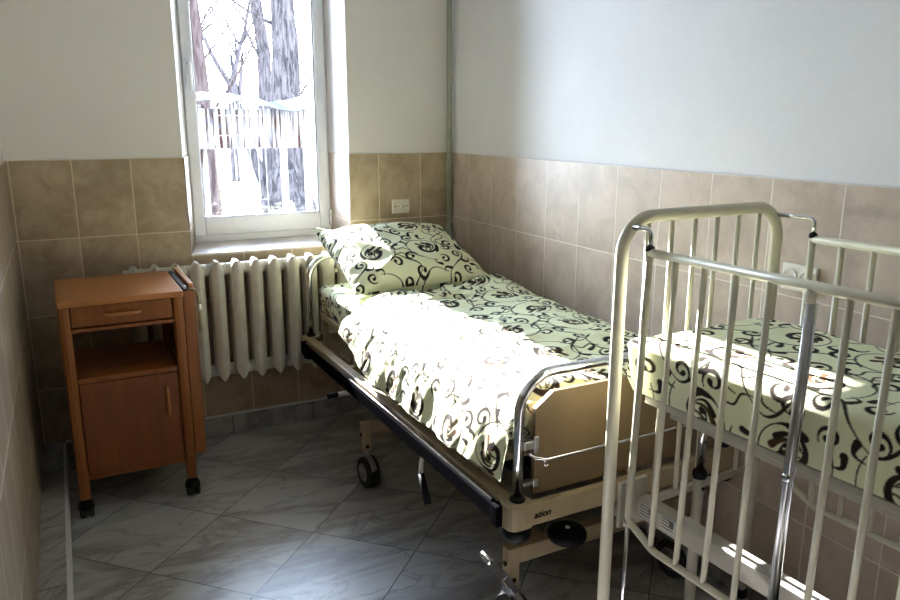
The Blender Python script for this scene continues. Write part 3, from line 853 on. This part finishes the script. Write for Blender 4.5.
def side(x, y0, off, out=0.):
    """Drop side: rounded frame with bars, strut and chrome hooks onto the end frame."""
    yl = -cl + .06 - (0)
    path = fillet([(x, y0, RZT), (x + out, y0, RZB + .03), (x + out, y0 - .10, RZB - .012), (x + out, yl + .10, RZB - .012), (x + out, yl, RZB + .03), (x, yl, RZT)], [0, .03, .05, .05, .03, 0], 6)
    fr = MB().tube(path, .0098, 14); fr.tube([(x, y0 - .002, RZT - .004), (x, yl + .002, RZT - .004)], .0112, 14)
    fr = fr.build('drop_side', 'crib', crib)
    ys = [y0 - .0885 * k for k in range(1, 12)]; sk = 5
    for k, y in enumerate(ys, 1):
        if y < yl + .04: break
        if k == sk: y_st = y - .006; continue
        zb = RZB - .012 + (.052 * (1 - (y0 - y) / .10) if y0 - y < .10 else 0)
        MB().tube([(x + out, y, zb), (x, y, RZT - .005)], .0076, 12).build('bar', 'crib', fr)
    # strut with latch
    st = MB().tube([(x, y_st, RZT - .005), (x, y_st, 1.270)], .0105, 12).build('strut_socket', 'crib', fr)
    MB().tube([(x, y_st, 1.272), (x + out * .53, y_st, .90), (x + out * .54, y_st, .895), (x + out * .95, y_st, .583)], [.0086, .0086, .0072, .0072], 14).build('strut', 'steel', fr)
    MB().tube([(x + .014, y_st - .004, 1.268), (x + out + .014, y_st - .004, .575)], .0045, 10).build('guide_rod', 'chrome', fr)
    MB().lathe([(.008, .885), (.0105, .889), (.0105, .899), (.008, .903)], (x + out * .54, y_st, 0), 2, 14).build('strut_joint', 'chrome', fr)
    lt = MB().box(x + out - .026, x + out + .012, y_st - .020, y_st + .024, .545, .583).build('latch', 'steel', fr, .004)
    MB().lathe([(.010, -.014), (.014, -.01), (.014, .01), (.010, .014)], (x + out + .022, y_st - .01, .580), 2, 14).build('latch_knob', 'black', lt)
    # vertical guide rods the side slides on, and hooks
    for y, e in ((y0, 0), (yl, -cl)):
        sg = -1 if e == 0 else 1
        if x < 0: MB().tube([(x + out, y, RZB + .035), (x + out, y, .16)], .0052, 10).build('slide_rod', 'chrome', fr)
        MB().lathe([(.0112, RZB + .012), (.0112, RZB + .028)], (x + out, y, 0), 2, 14).build('rod_bush', 'cribw', fr)
        hx = math.copysign(cw - .022, x) if off is None else off
        hk = fillet([(hx, e + sg * .012, RZT + .054), (x, y, RZT + .054), (x, y, RZT - .002)], .016, 6)
        MB().tube(hk, .0066, 12).build('hook', 'chrome', fr)
        MB().lathe([(.0115, RZT - .0), (.0118, RZT + .006), (.0105, RZT + .012)], (x, y, 0), 2, 16).build('hook_bush', 'black', fr)
    return fr
side(-.266, -.066, None, -.020)
side(.290, -.122, None)
# base: side beams on bracket plates, height column, mattress tray
for s in (-1, 1):
    bx = s * .205
    b = MB().box(bx - .022, bx + .022, -cl + .03, -.03, .556, .612).build('base_beam', 'cribw', crib, .004) if s < 0 else None
    for y in (-.026, -cl + .026) if s < 0 else ():
        pl_ = MB().box(s * .185, s * (cw - .012), y - .006, y + .006, .53, .665).build('bracket_plate', 'cribw', crib, .003)
        for z in (.55, .645):
            MB().lathe([(.008, -.010), (.008, .010)], (s * (cw - .035), y, z), 1, 10).build('bolt', 'steel', pl_)
    if s < 0:
        for y0, y1 in ((-.045, -.105), (-.125, -.180)):
            stk = MB().box(bx - .0232, bx - .0222, y1, y0, .566, .606).build('sticker', 'sticker', b)
            for z in (.574, .583, .592, .600):
                MB().box(bx - .0238, bx - .0233, y1 + .006, y0 - .006, z - .0012, z + .0012).build('printed_line', 'print', stk)
            MB().box(bx - .0238, bx - .0233, y1 + .006, y1 + .02, .585, .602).build('printed_block', 'print', stk)
col = MB().tube([(.028, -.025, .12), (.028, -.025, .615)], .0165, 16).build('height_column', 'cribw', crib)
MB().lathe([(.0195, .605), (.021, .612), (.021, .622), (.0175, .630)], (.028, -.025, 0), 2, 20).build('collar', 'black', col)
tube_ = MB().tube([(.028, -.025, .625), (.028, -.025, .905)], .0118, 16).build('inner_tube', 'chrome', col)
for z in (.66, .72, .78, .84):
    MB().lathe([(.005, -.0123), (.005, .0123)], (.028, -.025, z), 1, 10).build('adjusting_hole', 'hole', tube_)
MB().lathe([(.0055, -.0185), (.0055, .0185)], (.028, -.025, .575), 1, 10).build('bolt', 'black', col)
tray = MB()
for s in (-1, 1):
    tray.box(s * .205, s * .231, -cl + .04, -.045, .893, .914)
tray.box(-.205, .205, -.075, -.045, .893, .914); tray.box(-.205, .205, -cl + .04, -cl + .07, .893, .914)
tray.box(-.205, .205, -cl + .07, -.075, .908, .914)
tray = tray.build('mattress_tray', 'cribw', crib, .003)
for s in (-1, 1):
    MB().box(s * .20, s * .214, -cl + .12, -.12, .872, .893).build('tray_rail', 'cribw', tray, .003)
def to_crib(x, y, z):
    c, s = math.cos(CR_RZ), math.sin(CR_RZ)
    return np.stack([CR_LOC[0] + x * c - y * s, CR_LOC[1] + x * s + y * c, z + 0 * x], -1)
mattress('cot_mattress', 'thin cot mattress in the same scroll print on the barred cot', .2455, -cl + .035, -.022, .9175, 1.072, .0028, to_crib, .37, .032, .020, .045)

# ------------------------------------------------------------------ outside
GZ = -1.1
g = struct('ground', MB().box(-40, 60, .52, 90, GZ - .2, GZ), 'snow')
def limb(m, p, d, length, r, depth, rnd, seg=8):
    n = 7; path, rs = [Vector(p)], [r]; d = Vector(d).normalized()
    for i in range(n):
        d = (d + Vector((rnd.uniform(-.14, .14), rnd.uniform(-.14, .14), rnd.uniform(-.06, .12)))).normalized()
        path.append(path[-1] + d * length / n); rs.append(r * (1 - .62 * (i + 1) / n))
    m.tube(path, rs, seg)
    if depth > 0:
        for k in range(2 + (depth > 1) + (depth > 2)):
            i = rnd.randint(2, n); q = path[i]; a = rnd.uniform(0, 2 * PI)
            nd = (d * .7 + Vector((math.cos(a), math.sin(a) * .6, rnd.uniform(.05, .6))) * .75)
            limb(m, q, nd, length * rnd.uniform(.5, .75), rs[i] * rnd.uniform(.45, .7), depth - 1, rnd, max(5, seg - 1))
def tree(label, base, trunk, r, limbs, mat, seed):
    rnd = random.Random(seed)
    t = thing('bare_tree', label, 'tree', (base[0], base[1], GZ), 0, 'bare trees outside the window')
    P = [Vector((x, y, z)) for x, y, z in trunk]
    fine, rs = [], []
    for i in range(len(P) - 1):
        for k in range(5):
            f = k / 5; q = P[i].lerp(P[i + 1], f); w = r[i] * (1 - f) + r[i + 1] * f
            fine.append(q + Vector((rnd.uniform(-.03, .03), rnd.uniform(-.03, .03), 0)) * w * 2); rs.append(w * rnd.uniform(.96, 1.05))
    fine.append(P[-1]); rs.append(r[-1])
    MB().tube(fine, rs, 14).build('trunk', mat, t)
    for (p, d, ln, rr, dep) in limbs:
        m = MB(); limb(m, p, d, ln, rr, dep, rnd); m.build('branch', mat, t)
    return t
# trees at the distance of the far bank; local coordinates from each base
big = tree('massive grey-barked tree beyond the window behind the board stand', (4.15, 19), [(0, 0, -.1), (-.05, 0, .4), (0, 0, 1.4), (.05, 0, 3.2), (.1, 0, 5.0), (.02, 0, 7.2), (-.1, 0, 10)],
     [.95, .72, .55, .42, .38, .32, .2], [((.1, 0, 5.4), (-1, .2, .25), 1.8, .07, 2), ((0, 0, 7), (.9, .2, 1), 3.5, .16, 3), ((0, 0, 8), (-.8, .1, 1), 3, .13, 3), ((.25, 0, 3.2), (.8, .1, .7), 1.6, .05, 2), ((-.1, 0, 9.9), (.1, 0, 1), 4, .2, 3)], 'bark', 3)
m = MB(); m.tube([(-.45, .1, -.1), (-.62, .15, .7), (-1.05, .2, 2.0), (-1.3, .3, 3.3), (-1.42, .3, 4.6)], [.32, .21, .14, .08, .04], 12)
limb(m, (-1.3, .3, 3.2), (.3, .2, 1), 1.6, .08, 2, random.Random(4)); m.build('side_trunk', 'bark', big)
tree('slim reddish-brown tree at the handle side of the window', (1.22, 14.8), [(0, 0, -.1), (-.02, 0, 1.0), (-.08, 0, 2.7), (-.13, 0, 4.0), (-.2, 0, 6), (-.24, 0, 8.4)],
     [.24, .18, .165, .145, .12, .07], [((-.08, 0, 2.75), (.75, -.05, .95), 2.6, .04, 2), ((-.13, 0, 4.0), (.9, -.1, .8), 1.4, .03, 2), ((-.18, 0, 4.8), (-.6, -.1, 1), 2.0, .05, 2)], 'bark2', 8)
tree('thin forked tree standing between the two big trunks', (5.2, 32), [(0, 0, -.1), (0, 0, 2), (.02, 0, 4.4)], [.20, .17, .15],
     [((.02, 0, 4.3), (-.62, 0, 1), 3.6, .13, 3), ((.02, 0, 4.3), (.30, 0, 1), 4.2, .13, 3), ((.02, 0, 4.2), (.3, .4, .9), 2.6, .08, 3)], 'bark', 13)
tree('distant pale tree behind the slim brown one', (3.9, 34), [(0, 0, -.1), (-.1, 0, 2.5), (-.5, 0, 5), (-.95, 0, 8), (-1.2, 0, 11)], [.36, .30, .27, .2, .12],
     [((-.5, 0, 5), (.6, 0, 1), 3.2, .1, 3), ((-.9, 0, 7.5), (.5, 0, 1), 3.2, .1, 3), ((-.8, 0, 7), (-.7, 0, 1), 3, .09, 3)], 'bark', 21)
tree('distant pale tree touching the big trunk outline', (7.8, 36), [(0, 0, -.1), (-.1, 0, 3), (.0, 0, 6), (-.35, 0, 9), (-.6, 0, 12)], [.42, .36, .33, .26, .15],
     [((0, 0, 5.5), (-.7, 0, 1), 2.6, .1, 3), ((-.3, 0, 8.5), (.6, 0, 1), 3, .1, 3)], 'bark', 34)
# old board stand with a sagging sheet roof
st = thing('board_stand', 'weathered board stand with a sagging sheet roof outside the window', 'stand', (.93, 9.0, GZ))
MB().box(-.90, .86, -.02, .02, 2.28, 2.92).build('board', 'streak', st)
for x in (-.82, .50, .91):
    MB().box(x - .055, x + .055, .03, .11, 0, 2.98 if x < .9 else 2.92).build('post', 'whitepost' if x > 0 else 'streak', st)
rf = MB(); N = 24; vs = []
for k in range(N + 1):
    x = -1.0 + 2.02 * k / N; z = 3.07 - .10 * math.exp(-((x - .45) / .28) ** 2) - .06 * (k / N) - .015 * math.sin(k * 1.3)
    for y, dz in ((-.38, -.06 + .03 * math.sin(k * .9)), (.45, .10)):
        for h in (0, .018): vs.append((x, y, z + dz + h))
fs = []
for k in range(N):
    a, b = k * 4, k * 4 + 4
    fs += [(a + 1, a + 3, b + 3, b + 1), (a, b, b + 2, a + 2), (a, a + 1, b + 1, b), (a + 2, b + 2, b + 3, a + 3)]
fs += [(0, 2, 3, 1), (N * 4, N * 4 + 1, N * 4 + 3, N * 4 + 2)]
rf.add(vs, fs); rf.build('roof_sheet', 'zinc', st)
tr = thing('lattice_panel', 'white wire lattice panel leaning by the board stand', 'lattice', (.55, 8.2, GZ))
for k in range(7):
    MB().box(-.36 + k * .12, -.348 + k * .12, 0, .012, 0, 3.05 - .1 * abs(k - 3) / 3).build('wire', 'whitepost', tr)
for z in (.5, 1.5, 2.5, 2.8): MB().box(-.36, .372, .012, .022, z, z + .012).build('wire', 'whitepost', tr)

# ------------------------------------------------------------------ light
w = bpy.data.worlds.new('World'); S.world = w; w.use_nodes = True
nt = w.node_tree; bg = nt.nodes['Background']; bg.inputs[1].default_value = 13.5
tc = nt.nodes.new('ShaderNodeTexCoord'); sp = nt.nodes.new('ShaderNodeSeparateXYZ'); nt.links.new(tc.outputs['Generated'], sp.inputs[0])
rmp = nt.nodes.new('ShaderNodeValToRGB'); nt.links.new(sp.outputs[2], rmp.inputs[0]); nt.links.new(rmp.outputs[0], bg.inputs[0])
rmp.color_ramp.elements[0].color = (.80, .88, 1, 1); rmp.color_ramp.elements[0].position = 0.05
rmp.color_ramp.elements[1].color = (.45, .63, 1, 1); rmp.color_ramp.elements[1].position = .9

TAN = .47
sd = Vector((.055, -1, -TAN)).normalized()
sl = bpy.data.lights.new('sun', 'SUN'); sl.energy = 29; sl.angle = math.radians(.6); sl.color = (1, .93, .95)
so = bpy.data.objects.new('sun', sl); C.objects.link(so); so.rotation_euler = sd.to_track_quat('-Z', 'Y').to_euler(); so.location = (-2, 6, 8)
pl = bpy.data.lights.new('window_portal', 'AREA'); pl.shape = 'RECTANGLE'; pl.size = GX1 - GX0; pl.size_y = GZ1 - GZ0
pl.cycles.is_portal = True
po = bpy.data.objects.new('window_portal', pl); C.objects.link(po); po.location = ((GX0 + GX1) / 2, .46, (GZ0 + GZ1) / 2)
po.rotation_euler = (-PI / 2, 0, 0)

# ------------------------------------------------------------------ camera
yaw, pitch, roll = .4722, .2331, .0009
cy, sy, cp, spn = math.cos(yaw), math.sin(yaw), math.cos(pitch), math.sin(pitch)
f_ = Vector((sy * cp, cy * cp, -spn)); r0 = Vector((cy, -sy, 0)); u0 = r0.cross(f_)
r_ = r0 * math.cos(roll) + u0 * math.sin(roll); u_ = -r0 * math.sin(roll) + u0 * math.cos(roll)
cd = bpy.data.cameras.new('camera'); cam = bpy.data.objects.new('camera', cd); C.objects.link(cam)
cd.sensor_width = 36; cd.lens = 752.79 / 900 * 36; cd.clip_start = .02; cd.clip_end = 200
mw = Matrix((r_, u_, -f_)).transposed().to_4x4(); mw.translation = (-1.993, -3.895, 1.622)
cam.matrix_world = mw
S.camera = cam

S.view_settings.view_transform = 'Standard'; S.view_settings.look = 'None'
S.view_settings.gamma = 1; S.view_settings.use_curve_mapping = False
S.view_settings.exposure = 1.66
S.cycles.use_denoising = True
S.cycles.max_bounces = 14; S.cycles.diffuse_bounces = 7; S.cycles.glossy_bounces = 5; S.cycles.transparent_max_bounces = 8
S.cycles.sample_clamp_indirect = 12; S.cycles.caustics_reflective = False; S.cycles.caustics_refractive = False
